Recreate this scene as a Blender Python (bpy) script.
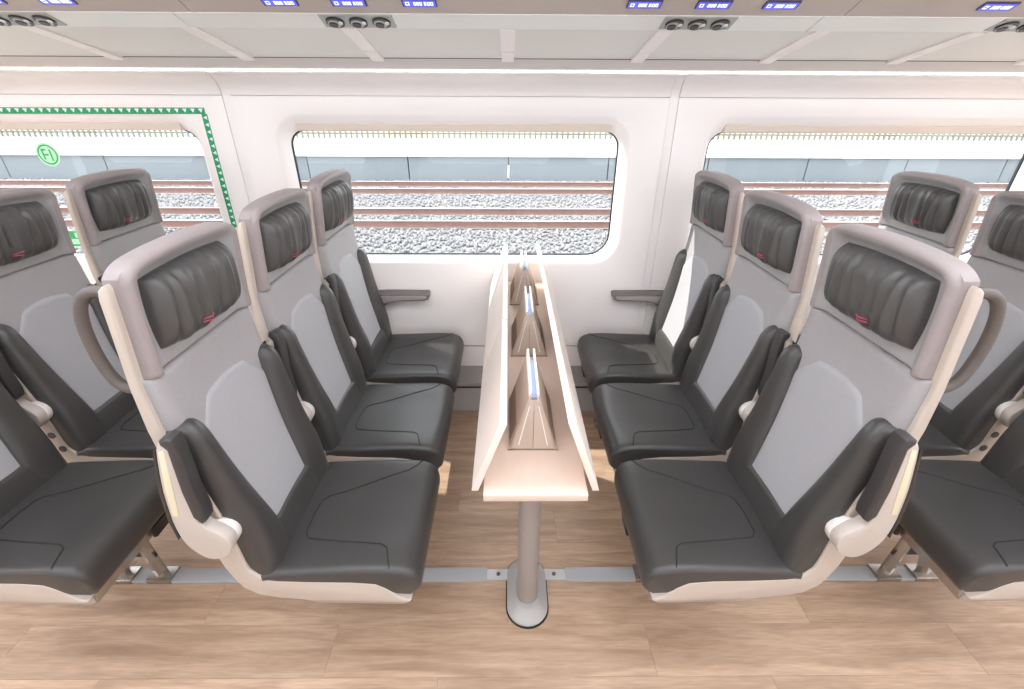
import bpy, bmesh, math, random
from mathutils import Vector, Matrix
import numpy as np

random.seed(7)
for o in list(bpy.data.objects):
    bpy.data.objects.remove(o)
scene = bpy.context.scene
COL = scene.collection

# ------------------------------------------------------------------ camera
F_PX, PITCH, YAW, ROLL, CAM_H = 460.0, 0.491, 0.009, 0.005, 1.60
cam_data = bpy.data.cameras.new('camera')
cam_data.sensor_fit = 'HORIZONTAL'
cam_data.sensor_width = 36.0
cam_data.lens = F_PX / 1024.0 * 36.0
cam_data.clip_start = 0.02
cam_data.clip_end = 500
cam = bpy.data.objects.new('camera', cam_data)
COL.objects.link(cam)
cam.matrix_world = (Matrix.Translation((0, 0, CAM_H)) @ Matrix.Rotation(-YAW, 4, 'Z')
                    @ Matrix.Rotation(math.pi / 2 - PITCH, 4, 'X') @ Matrix.Rotation(ROLL, 4, 'Z'))
scene.camera = cam

# ------------------------------------------------------------------ light
world = bpy.data.worlds.new('sky')
scene.world = world
world.use_nodes = True
wn = world.node_tree
wn.nodes.clear()
w_out = wn.nodes.new('ShaderNodeOutputWorld')
w_bg = wn.nodes.new('ShaderNodeBackground')
w_bg.inputs['Color'].default_value = (0.90, 0.95, 1.0, 1)
w_bg.inputs['Strength'].default_value = 3.0
wn.links.new(w_bg.outputs[0], w_out.inputs[0])

sun_data = bpy.data.lights.new('sun', 'SUN')
sun_data.energy = 6.5
sun_data.angle = math.radians(0.6)
sun_data.color = (1.0, 0.96, 0.90)
sun = bpy.data.objects.new('sun', sun_data)
COL.objects.link(sun)
sun.location = (-10, 12, 14)
sun.rotation_euler = Vector((-1.9, 1.0, 1.66)).to_track_quat('Z', 'Y').to_euler()

LAMP_STRENGTH = 7.6
scene.view_settings.view_transform = 'Standard'
scene.view_settings.look = 'None'
scene.view_settings.gamma = 1.0
scene.view_settings.use_curve_mapping = False
scene.view_settings.exposure = 0.35

# ------------------------------------------------------------------ materials
def lin(c):
    def f(v):
        v /= 255.0
        return v / 12.92 if v <= 0.04045 else ((v + 0.055) / 1.055) ** 2.4
    return (f(c[0]), f(c[1]), f(c[2]), 1.0)

MATS = {}
def mat(name, rgb, rough=0.5, metal=0.0, noise=0.0, nscale=60.0, bump=0.0, bscale=200.0, spec=0.5,
        emit=None, estr=0.0, coat=0.0, stretch=(1, 1, 1)):
    m = bpy.data.materials.new(name)
    m.use_nodes = True
    nt = m.node_tree
    b = nt.nodes['Principled BSDF']
    b.inputs['Base Color'].default_value = lin(rgb)
    b.inputs['Roughness'].default_value = rough
    b.inputs['Metallic'].default_value = metal
    b.inputs['Specular IOR Level'].default_value = spec
    b.inputs['Coat Weight'].default_value = coat
    if emit:
        b.inputs['Emission Color'].default_value = lin(emit)
        b.inputs['Emission Strength'].default_value = estr
    if noise or bump:
        tc = nt.nodes.new('ShaderNodeTexCoord')
        mp = nt.nodes.new('ShaderNodeMapping')
        mp.inputs['Scale'].default_value = stretch
        nt.links.new(tc.outputs['Object'], mp.inputs['Vector'])
    if noise:
        n = nt.nodes.new('ShaderNodeTexNoise')
        n.inputs['Scale'].default_value = nscale
        n.inputs['Detail'].default_value = 4
        nt.links.new(mp.outputs[0], n.inputs['Vector'])
        mr = nt.nodes.new('ShaderNodeMapRange')
        mr.inputs['To Min'].default_value = 1 - noise
        mr.inputs['To Max'].default_value = 1 + noise
        nt.links.new(n.outputs['Fac'], mr.inputs['Value'])
        mx = nt.nodes.new('ShaderNodeVectorMath')
        mx.operation = 'SCALE'
        mx.inputs[0].default_value = lin(rgb)[:3]
        nt.links.new(mr.outputs[0], mx.inputs['Scale'])
        nt.links.new(mx.outputs[0], b.inputs['Base Color'])
    if bump:
        n2 = nt.nodes.new('ShaderNodeTexNoise')
        n2.inputs['Scale'].default_value = bscale
        n2.inputs['Detail'].default_value = 3
        nt.links.new(mp.outputs[0], n2.inputs['Vector'])
        bp = nt.nodes.new('ShaderNodeBump')
        bp.inputs['Strength'].default_value = bump
        bp.inputs['Distance'].default_value = 0.002
        nt.links.new(n2.outputs['Fac'], bp.inputs['Height'])
        nt.links.new(bp.outputs[0], b.inputs['Normal'])
    MATS[name] = m
    return m

mat('wall_white', (245, 239, 237), 0.35)
mat('wall_trim', (218, 212, 209), 0.4)
mat('joint', (236, 230, 228), 0.6)
mat('skirting_grey', (160, 156, 152), 0.5)
mat('heater_black', (35, 34, 34), 0.5)
mat('blind_beige', (222, 208, 196), 0.6)
mat('rack_panel', (226, 226, 221), 0.3, noise=0.02, nscale=4)
mat('rack_strip', (250, 244, 242), 0.4)
mat('rack_band', (236, 238, 234), 0.3)
mat('bulkhead', (190, 178, 172), 0.45, noise=0.02, nscale=3)
mat('lamp_plate', (168, 168, 164), 0.35, metal=0.4)
mat('lamp_black', (28, 28, 28), 0.35)
mat('gap_dark', (84, 76, 73), 0.6)
mat('chrome', (200, 200, 200), 0.15, metal=1.0)
mat('lens', (230, 230, 225), 0.1)
mat('display_body', (60, 55, 90), 0.4)
mat('display_blue', (60, 60, 170), 0.3, emit=(84, 88, 215), estr=0.9)
mat('display_mark', (220, 225, 255), 0.3, emit=(215, 222, 255), estr=1.2)
mat('led', (255, 255, 255), 0.4, emit=(255, 252, 246), estr=3.0)
mat('lamp_diffuser', (255, 255, 255), 0.4, emit=(240, 246, 255), estr=LAMP_STRENGTH)
mat('gasket', (36, 40, 44), 0.5)
mat('tape_green', (30, 150, 100), 0.5)
mat('tape_white', (225, 240, 230), 0.5)
mat('sticker_pale', (190, 250, 205), 0.5)
mat('sticker_green', (60, 175, 105), 0.5)
mat('shell', (193, 180, 169), 0.42)
mat('pan', (180, 168, 158), 0.5)
mat('headrest_rim', (150, 140, 139), 0.55, noise=0.05, nscale=40, bump=0.15, bscale=500)
mat('headrest_in', (160, 157, 157), 0.7, noise=0.04, nscale=80, bump=0.2, bscale=900)
mat('back_fabric', (159, 155, 156), 0.75, noise=0.05, nscale=90, bump=0.25, bscale=900)
mat('panel_fabric', (166, 165, 168), 0.8, noise=0.04, nscale=90, bump=0.25, bscale=900)
mat('leather', (66, 64, 63), 0.34, noise=0.06, nscale=25, bump=0.25, bscale=420)
mat('pillow_leather', (78, 76, 75), 0.32, noise=0.06, nscale=25, bump=0.25, bscale=420)
mat('seam', (30, 29, 29), 0.6)
mat('logo', (178, 78, 100), 0.6)
mat('arm_pad', (60, 57, 57), 0.5, bump=0.15, bscale=400)
mat('arm_body', (196, 185, 177), 0.4)
mat('arm_cream', (222, 212, 184), 0.4)
mat('hub', (232, 226, 222), 0.35)
mat('handle', (94, 86, 82), 0.4)
mat('button', (70, 64, 62), 0.5)
mat('frame_metal', (176, 170, 164), 0.25, metal=0.8)
mat('frame_dark', (62, 58, 56), 0.4, metal=0.3)
mat('black_plastic', (26, 25, 25), 0.4)
mat('rail_metal', (180, 181, 184), 0.35, metal=0.15)
mat('plate_metal', (196, 196, 197), 0.3, metal=0.15)
mat('screw', (110, 110, 112), 0.3, metal=0.8)
mat('table_wood', (218, 197, 182), 0.4, noise=0.04, nscale=14, stretch=(6, 0.7, 6))
mat('table_edge', (238, 222, 211), 0.45)
mat('post_grey', (156, 147, 142), 0.4)
mat('post_base', (174, 170, 168), 0.4)
mat('stand_taupe', (200, 183, 169), 0.55, noise=0.04, nscale=30)
mat('stand_dark', (140, 124, 113), 0.6)
mat('stand_card', (248, 245, 240), 0.5)
mat('stand_blue', (160, 176, 205), 0.4)
mat('wall_arm_grey', (168, 160, 158), 0.5)
mat('wall_arm_dark', (112, 106, 105), 0.5)
mat('rail_rust', (140, 108, 100), 0.7, noise=0.15, nscale=3)
mat('rail_top', (230, 222, 214), 0.3, metal=0.3)
mat('sleeper', (190, 170, 160), 0.9, noise=0.15, nscale=4)
mat('ballast', (140, 138, 140), 0.95, noise=0.35, nscale=9)
mat('ballast_base', (130, 128, 128), 0.95, noise=0.3, nscale=12)
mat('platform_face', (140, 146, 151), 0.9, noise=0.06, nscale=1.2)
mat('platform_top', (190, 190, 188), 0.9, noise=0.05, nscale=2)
mat('platform_edge', (240, 240, 238), 0.8)
mat('fence_paint', (112, 112, 108), 0.6)
mat('grass', (150, 142, 105), 0.9, noise=0.3, nscale=1.0)
mat('ceiling_white', (244, 242, 240), 0.5)
mat('floor_under', (110, 92, 80), 0.8)

def wood_floor():
    m = bpy.data.materials.new('floor_plank_wood')
    m.use_nodes = True
    nt = m.node_tree
    b = nt.nodes['Principled BSDF']
    tc = nt.nodes.new('ShaderNodeTexCoord')
    oi = nt.nodes.new('ShaderNodeObjectInfo')
    mul = nt.nodes.new('ShaderNodeMath'); mul.operation = 'MULTIPLY'; mul.inputs[1].default_value = 37.0
    nt.links.new(oi.outputs['Random'], mul.inputs[0])
    add = nt.nodes.new('ShaderNodeVectorMath'); add.operation = 'ADD'
    nt.links.new(tc.outputs['Object'], add.inputs[0])
    nt.links.new(mul.outputs[0], add.inputs[1])
    mp = nt.nodes.new('ShaderNodeMapping')
    mp.inputs['Scale'].default_value = (1.0, 9.0, 1.0)
    nt.links.new(add.outputs[0], mp.inputs['Vector'])
    n1 = nt.nodes.new('ShaderNodeTexNoise'); n1.inputs['Scale'].default_value = 2.6; n1.inputs['Detail'].default_value = 6
    n1.inputs['Distortion'].default_value = 0.8
    mp2 = nt.nodes.new('ShaderNodeMapping'); mp2.inputs['Scale'].default_value = (9.0, 110.0, 1.0)
    nt.links.new(add.outputs[0], mp2.inputs['Vector'])
    n2 = nt.nodes.new('ShaderNodeTexNoise'); n2.inputs['Scale'].default_value = 1.6; n2.inputs['Detail'].default_value = 5
    nt.links.new(mp.outputs[0], n1.inputs['Vector'])
    nt.links.new(mp2.outputs[0], n2.inputs['Vector'])
    r = nt.nodes.new('ShaderNodeValToRGB')
    r.color_ramp.elements[0].position = 0.28
    r.color_ramp.elements[0].color = lin((160, 131, 108))
    r.color_ramp.elements[1].position = 0.72
    r.color_ramp.elements[1].color = lin((198, 169, 144))
    nt.links.new(n1.outputs['Fac'], r.inputs[0])
    r2 = nt.nodes.new('ShaderNodeMapRange')
    r2.inputs['From Min'].default_value = 0.3; r2.inputs['From Max'].default_value = 0.7
    r2.inputs['To Min'].default_value = 0.86; r2.inputs['To Max'].default_value = 1.11
    nt.links.new(n2.outputs['Fac'], r2.inputs['Value'])
    r3 = nt.nodes.new('ShaderNodeMapRange')
    r3.inputs['To Min'].default_value = 0.93; r3.inputs['To Max'].default_value = 1.07
    nt.links.new(oi.outputs['Random'], r3.inputs['Value'])
    mm = nt.nodes.new('ShaderNodeMath'); mm.operation = 'MULTIPLY'
    nt.links.new(r2.outputs[0], mm.inputs[0]); nt.links.new(r3.outputs[0], mm.inputs[1])
    sc = nt.nodes.new('ShaderNodeVectorMath'); sc.operation = 'SCALE'
    nt.links.new(r.outputs['Color'], sc.inputs[0]); nt.links.new(mm.outputs[0], sc.inputs['Scale'])
    nt.links.new(sc.outputs[0], b.inputs['Base Color'])
    b.inputs['Roughness'].default_value = 0.42
    bp = nt.nodes.new('ShaderNodeBump'); bp.inputs['Strength'].default_value = 0.12; bp.inputs['Distance'].default_value = 0.002
    nt.links.new(n2.outputs['Fac'], bp.inputs['Height']); nt.links.new(bp.outputs[0], b.inputs['Normal'])
    MATS['floor_wood'] = m
wood_floor()

def glass_mat():
    m = bpy.data.materials.new('window_glass')
    m.use_nodes = True
    nt = m.node_tree
    nt.nodes.clear()
    out = nt.nodes.new('ShaderNodeOutputMaterial')
    tr = nt.nodes.new('ShaderNodeBsdfTransparent'); tr.inputs[0].default_value = (0.93, 0.96, 0.95, 1)
    gl = nt.nodes.new('ShaderNodeBsdfGlossy'); gl.inputs['Roughness'].default_value = 0.02
    fr = nt.nodes.new('ShaderNodeFresnel'); fr.inputs['IOR'].default_value = 1.5
    mx = nt.nodes.new('ShaderNodeMixShader')
    nt.links.new(fr.outputs[0], mx.inputs[0]); nt.links.new(tr.outputs[0], mx.inputs[1]); nt.links.new(gl.outputs[0], mx.inputs[2])
    nt.links.new(mx.outputs[0], out.inputs[0])
    MATS['glass'] = m
glass_mat()

# ------------------------------------------------------------------ mesh helpers
def link(name, me, parent=None, loc=None):
    o = bpy.data.objects.new(name, me)
    COL.objects.link(o)
    if parent: o.parent = parent
    if loc is not None: o.location = loc
    return o

def tag(o, label=None, cat=None, group=None, kind=None):
    if label: o['label'] = label
    if cat: o['category'] = cat
    if group: o['group'] = group
    if kind: o['kind'] = kind
    return o

def empty(name, loc=(0, 0, 0), parent=None):
    o = bpy.data.objects.new(name, None)
    o.empty_display_size = 0.1
    COL.objects.link(o)
    o.location = loc
    if parent: o.parent = parent
    return o

def mesh(name, verts, faces, mats, smooth=True, mat_idx=None, recalc=True, angle=35):
    me = bpy.data.meshes.new(name)
    me.from_pydata([tuple(v) for v in verts], [], faces)
    if isinstance(mats, str): mats = [mats]
    for m in mats: me.materials.append(MATS[m])
    if mat_idx is not None:
        for p, i in zip(me.polygons, mat_idx): p.material_index = i
    if recalc:
        bm = bmesh.new(); bm.from_mesh(me)
        bmesh.ops.recalc_face_normals(bm, faces=bm.faces)
        bm.to_mesh(me); bm.free()
    if smooth:
        for p in me.polygons: p.use_smooth = True
        me.set_sharp_from_angle(angle=math.radians(angle))
    me.update()
    return me

def bm_mesh(name, bm, mats, smooth=True, angle=35):
    bmesh.ops.recalc_face_normals(bm, faces=bm.faces)
    me = bpy.data.meshes.new(name)
    bm.to_mesh(me); bm.free()
    if isinstance(mats, str): mats = [mats]
    for m in mats: me.materials.append(MATS[m])
    if smooth:
        for p in me.polygons: p.use_smooth = True
        me.set_sharp_from_angle(angle=math.radians(angle))
    return me

def box_bm(bm, lo, hi, bev=0.0, seg=2):
    b2 = bmesh.new()
    bmesh.ops.create_cube(b2, size=1.0)
    for v in b2.verts:
        v.co = Vector([(lo[i] + hi[i]) / 2 + v.co[i] * (hi[i] - lo[i]) for i in range(3)])
    if bev > 0:
        bmesh.ops.bevel(b2, geom=b2.edges[:], offset=bev, segments=seg, affect='EDGES', profile=0.5)
    merge(bm, b2)

def merge(bm, b2):
    tmp = bpy.data.meshes.new('tmp')
    b2.to_mesh(tmp); b2.free()
    bm.from_mesh(tmp)
    bpy.data.meshes.remove(tmp)

def box(name, lo, hi, m, bev=0.0, parent=None, seg=2):
    bm = bmesh.new(); box_bm(bm, lo, hi, bev, seg)
    return link(name, bm_mesh(name, bm, m), parent)

def prism_bm(bm, pts, lo, hi, fn, bev=0.0, seg=2):
    """polygon pts (a,b) extruded over c in lo..hi, fn(a,b,c)->xyz"""
    b2 = bmesh.new()
    v0 = [b2.verts.new(fn(a, b, lo)) for a, b in pts]
    v1 = [b2.verts.new(fn(a, b, hi)) for a, b in pts]
    n = len(pts)
    f0 = b2.faces.new(v0); f1 = b2.faces.new(list(reversed(v1)))
    for i in range(n):
        b2.faces.new((v0[i], v1[i], v1[(i + 1) % n], v0[(i + 1) % n]))
    bmesh.ops.recalc_face_normals(b2, faces=b2.faces)
    if bev > 0:
        ed = [e for e in b2.edges if (e.verts[0] in v0 and e.verts[1] in v0) or (e.verts[0] in v1 and e.verts[1] in v1)]
        bmesh.ops.bevel(b2, geom=ed, offset=bev, segments=seg, affect='EDGES', profile=0.5, clamp_overlap=True)
    merge(bm, b2)

def prism(name, pts, lo, hi, fn, m, bev=0.0, parent=None, seg=2):
    bm = bmesh.new(); prism_bm(bm, pts, lo, hi, fn, bev, seg)
    return link(name, bm_mesh(name, bm, m), parent)

def tube_data(path, r, n=8, caps=True, flat=1.0):
    P = [Vector(p) for p in path]
    V, Fc = [], []
    up = None
    for i, p in enumerate(P):
        t = (P[min(i + 1, len(P) - 1)] - P[max(i - 1, 0)]).normalized()
        if up is None:
            up = Vector((0, 0, 1)) if abs(t.z) < 0.9 else Vector((1, 0, 0))
        a = t.cross(up).normalized(); b = a.cross(t).normalized(); up = b
        for k in range(n):
            an = 2 * math.pi * k / n
            V.append(p + a * (r * math.cos(an)) + b * (r * flat * math.sin(an)))
    for i in range(len(P) - 1):
        for k in range(n):
            Fc.append((i * n + k, i * n + (k + 1) % n, (i + 1) * n + (k + 1) % n, (i + 1) * n + k))
    if caps:
        Fc.append(tuple(range(n))[::-1]); Fc.append(tuple(range((len(P) - 1) * n, len(P) * n)))
    return V, Fc

def tube(name, path, r, m, parent=None, n=8, flat=1.0):
    V, Fc = tube_data(path, r, n, True, flat)
    return link(name, mesh(name, V, Fc, m, angle=50), parent)

def spline(pts, n=8):
    """Catmull-Rom resample"""
    P = [Vector(p) for p in pts]
    out = []
    for i in range(len(P) - 1):
        p0 = P[max(i - 1, 0)]; p1 = P[i]; p2 = P[i + 1]; p3 = P[min(i + 2, len(P) - 1)]
        for k in range(n):
            t = k / n
            out.append(0.5 * ((2 * p1) + (p2 - p0) * t + (2 * p0 - 5 * p1 + 4 * p2 - p3) * t * t + (3 * p1 - p0 - 3 * p2 + p3) * t ** 3))
    out.append(P[-1])
    return out

def interp(tbl, x):
    return float(np.interp(x, [t[0] for t in tbl], [t[1] for t in tbl]))

def sinterp(tbl, x):
    """smooth (cosine-free monotone) interpolation through Catmull-Rom in the table"""
    xs = [t[0] for t in tbl]; ys = [t[1] for t in tbl]
    if x <= xs[0]: return ys[0]
    if x >= xs[-1]: return ys[-1]
    i = max(j for j in range(len(xs) - 1) if xs[j] <= x)
    h = xs[i + 1] - xs[i]; t = (x - xs[i]) / h
    def sl(j):
        if j == 0: return (ys[1] - ys[0]) / (xs[1] - xs[0])
        if j == len(xs) - 1: return (ys[-1] - ys[-2]) / (xs[-1] - xs[-2])
        return (ys[j + 1] - ys[j - 1]) / (xs[j + 1] - xs[j - 1])
    m0, m1 = sl(i) * h, sl(i + 1) * h
    return ((2 * t ** 3 - 3 * t * t + 1) * ys[i] + (t ** 3 - 2 * t * t + t) * m0 + (-2 * t ** 3 + 3 * t * t) * ys[i + 1] + (t ** 3 - t * t) * m1)

def sstep(a, b, x):
    t = min(1, max(0, (x - a) / (b - a)))
    return t * t * (3 - 2 * t)

def lathe(name, prof, m, parent=None, n=20, loc=(0, 0, 0), sy=1.0):
    V, Fc = [], []
    for r, z in prof:
        for k in range(n):
            a = 2 * math.pi * k / n
            V.append((loc[0] + r * math.cos(a), loc[1] + r * sy * math.sin(a), loc[2] + z))
    for i in range(len(prof) - 1):
        for k in range(n):
            Fc.append((i * n + k, i * n + (k + 1) % n, (i + 1) * n + (k + 1) % n, (i + 1) * n + k))
    Fc.append(tuple(range(n))[::-1]); Fc.append(tuple(range((len(prof) - 1) * n, len(prof) * n)))
    return link(name, mesh(name, V, Fc, m), parent)

# ================================================================== SETTING
X0, X1 = -5.5, 5.5            # built length of the carriage
XC = 0.068                    # table axis, seats mirrored about it
WY = 2.34                     # window wall plane
WB = -1.30                    # opposite wall plane

# ---- floor with planks
floor = box('floor', (X0, WB - 0.1, -0.06), (X1, WY + 0.12, -0.004), 'floor_under')
tag(floor, kind='structure')
PW = 0.165
plank_meshes = {}
def plank_mesh(L):
    key = round(L, 3)
    if key not in plank_meshes:
        bm = bmesh.new()
        box_bm(bm, (0.0003, 0.0003, -0.004), (L - 0.0003, PW - 0.0003, 0.0), 0.0004, 1)
        plank_meshes[key] = bm_mesh('plank', bm, 'floor_wood', smooth=False)
    return plank_meshes[key]
row = 0
y = 0.945 - PW * 13
while y < WY - 0.10:
    x = -5.05 - [0.0, 0.42, 0.78, 0.2, 0.6][row % 5]
    while x < X1 - 0.01:
        xa, xb = max(x, X0), min(x + 1.05, X1)
        if xb - xa > 0.02: link('plank', plank_mesh(xb - xa), floor, (xa, y, 0))
        x += 1.05
    if row % 5 == 0: link('plank', plank_mesh(0.45), floor, (X0, y, 0))
    if row % 5 == 3: link('plank', plank_mesh(0.25), floor, (X0, y, 0))
    if row % 5 == 1: link('plank', plank_mesh(0.03), floor, (X0, y, 0))
    y += PW; row += 1

# ---- window wall panels
WIN_W, WIN_ZB, WIN_ZT = 1.57, 0.862, 1.462
PITCH_W = 2.005
JX = [0.747 + PITCH_W * k for k in (-3, -2, -1, 0, 1, 2)]
Z_LO, Z_HI = 0.345, 1.6065

def rrect(xa, xb, za, zb, rb, rt, n=7):
    pts = []
    for (cx, cz, r, a0) in ((xb - rb, za + rb, rb, -90), (xb - rt, zb - rt, rt, 0), (xa + rt, zb - rt, rt, 90), (xa + rb, za + rb, rb, 180)):
        for k in range(n):
            a = math.radians(a0 + 90.0 * k / (n - 1))
            pts.append((cx + r * math.cos(a), cz + r * math.sin(a)))
    return pts

def rect_match(rr, xa, xb, za, zb, n=7):
    out = []
    corners = [(xb, za), (xb, zb), (xa, zb), (xa, za)]
    for c in range(4):
        blk = rr[c * n:(c + 1) * n]
        cx, cz = corners[c]
        first, last = blk[0], blk[-1]
        if c in (0, 2): p0, p1 = (first[0], cz), (cx, last[1])
        else: p0, p1 = (cx, first[1]), (last[0], cz)
        h = (n - 1) // 2
        for k in range(n):
            if k <= h:
                t = k / h; out.append((p0[0] + (cx - p0[0]) * t, p0[1] + (cz - p0[1]) * t))
            else:
                t = (k - h) / (n - 1 - h); out.append((cx + (p1[0] - cx) * t, cz + (p1[1] - cz) * t))
    return out

def rings_mesh(name, rings, m, angle=40, closed_center=False):
    N = len(rings[0]); V = []; Fc = []
    for r in rings: V += r
    for i in range(len(rings) - 1):
        for k in range(N):
            Fc.append((i * N + k, i * N + (k + 1) % N, (i + 1) * N + (k + 1) % N, (i + 1) * N + k))
    if closed_center: Fc.append(tuple(range((len(rings) - 1) * N, len(rings) * N)))
    return mesh(name, V, Fc, m, angle=angle)

def build_side(wall_name, yw, d, win_no):
    """d=+1: outside is +y. Panels with a window each, cove above, skirting below."""
    wall = empty(wall_name, (0, yw, 0)); tag(wall, kind='structure')
    for k in range(len(JX) - 1):
        xa, xb = JX[k] + 0.0215, JX[k + 1] - 0.0215
        cx = (JX[k] + JX[k + 1]) / 2
        wa, wb = cx - WIN_W / 2, cx + WIN_W / 2
        def ring(pts, dy): return [(px, d * dy, pz) for px, pz in pts]
        g = rrect(wa, wb, WIN_ZB, WIN_ZT, 0.11, 0.07)
        r2 = rrect(wa - 0.006, wb + 0.006, WIN_ZB - 0.006, WIN_ZT + 0.006, 0.115, 0.075)
        r1 = rrect(wa - 0.035, wb + 0.035, WIN_ZB - 0.022, WIN_ZT + 0.062, 0.13, 0.12)
        r0 = rrect(wa - 0.05, wb + 0.05, WIN_ZB - 0.034, WIN_ZT + 0.076, 0.14, 0.13)
        R0 = rect_match(r0, xa, xb, Z_LO, Z_HI)
        R0b = rect_match(r0, xa - 0.002, xb + 0.002, Z_LO, Z_HI + 0.002)
        me = rings_mesh('panel', [ring(R0b, 0.02), ring(R0, 0.0), ring(r0, 0.0), ring(r1, 0.010), ring(r2, 0.060), ring(g, 0.075)], 'wall_white', angle=50)
        link('panel', me, wall)
        # window
        w = empty('window_%d' % (win_no + k), (cx, yw + d * 0.07, WIN_ZB)); tag(w, kind='structure')
        def loc(pts, dy): return [(px - cx, d * dy, pz - WIN_ZB) for px, pz in pts]
        gi = rrect(wa + 0.003, wb - 0.003, WIN_ZB + 0.003, WIN_ZT - 0.002, 0.108, 0.068)
        link('gasket', rings_mesh('gasket', [loc(r2, -0.0035), loc(gi, 0.0), loc(gi, 0.011)], 'gasket'), w)
        link('glass_pane', rings_mesh('glass_pane', [loc(g, 0.012)], 'glass', closed_center=True), w)
        # roller blind housing along the top of the recess
        bl = prism('blind_housing', [(-0.046, 1.492), (-0.010, 1.512), (-0.008, 1.465), (-0.016, 1.460), (-0.036, 1.465)], wa + 0.05, wb - 0.05,
                   lambda a, b, c: (c - cx, d * (a + 0.004), b - WIN_ZB), 'blind_beige', 0.003, w)
        # cove panel above
        cove = [(0.0, 1.609), (-0.004, 1.630), (-0.022, 1.662), (-0.052, 1.688), (-0.064, 1.692), (-0.064, 1.699), (0.02, 1.699), (0.02, 1.609)]
        prism('cove_panel', cove, xa, xb, lambda a, b, c: (c, d * a, b), 'wall_white', 0.0, wall)
    for jx in JX:
        prism('joint_strip', [(0.004, Z_LO), (0.004, 1.609), (0.000, 1.630), (-0.018, 1.662), (-0.048, 1.688), (-0.060, 1.692), (-0.060, 1.70), (0.03, 1.70), (0.03, Z_LO)], jx - 0.0195, jx + 0.0195,
              lambda a, b, c: (c, d * a, b), 'wall_white', 0.0, wall)
    prism('joint_backing', [(0.021, 1.598), (0.03, 1.598), (0.03, 1.70), (0.021, 1.70)], X0, X1, lambda a, b, c: (c, d * a, b), 'joint', 0.0, wall)
    for jx in JX:
        prism('joint_backing', [(0.021, Z_LO), (0.03, Z_LO), (0.03, 1.60), (0.021, 1.60)], jx - 0.04, jx + 0.04, lambda a, b, c: (c, d * a, b), 'joint', 0.0, wall)
    # lower wall
    prism('lower_panel', [(0.0, 0.335), (0.0, 0.205), (0.04, 0.205), (0.04, 0.335)], X0, X1, lambda a, b, c: (c, d * a, b), 'wall_white', 0.0, wall)
    prism('shadow_gap', [(0.012, 0.36), (0.012, 0.33), (0.045, 0.33), (0.045, 0.36)], X0, X1, lambda a, b, c: (c, d * a, b), 'skirting_grey', 0.0, wall)
    return wall
wall_back = build_side('wall_back', WY, 1, 1)
wall_front = build_side('wall_front', WB, -1, 6)
# heater / skirting
for nm, yw, d in (('baseboard_back', WY, 1), ('baseboard_front', WB, -1)):
    bb = empty(nm, (0, yw, 0)); tag(bb, kind='structure')
    prism('ledge', [(0.03, 0.21), (-0.015, 0.205), (-0.135, 0.172), (-0.135, 0.150), (0.03, 0.150)], X0, X1, lambda a, b, c: (c, d * a, b), 'skirting_grey', 0.0, bb)
    prism('slot', [(0.03, 0.150), (-0.128, 0.150), (-0.128, 0.134), (0.03, 0.134)], X0, X1, lambda a, b, c: (c, d * a, b), 'heater_black', 0.0, bb)
    x = X0
    while x < X1 - 0.1:
        prism('kick_panel', [(0.03, 0.134), (-0.132, 0.134), (-0.165, 0.0), (0.03, 0.0)], x + 0.002, x + 1.098, lambda a, b, c: (c, d * a, b), 'skirting_grey', 0.0, bb)
        x += 1.1

# ---- led line at the head of the wall
for k in range(len(JX) - 1):
    o = prism('wall_light_strip', [(-0.064, 1.7000), (0.0, 1.7000), (0.0, 1.7052), (-0.064, 1.7052)], JX[k] + 0.004, JX[k + 1] - 0.004, lambda a, b, c: (c, WY + a, b), 'led')
    if k == 2: lb = 'glowing light strip above the middle window, the one over the table'
    elif k == 1: lb = 'glowing light strip above the window with the green border'
    elif k == 3: lb = 'glowing light strip above the plain window beyond the table, no green border'
    else: lb = 'glowing light strip at the head of the wall further along the carriage'
    tag(o, lb, 'light strip', 'light strips at the head of the wall')

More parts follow.
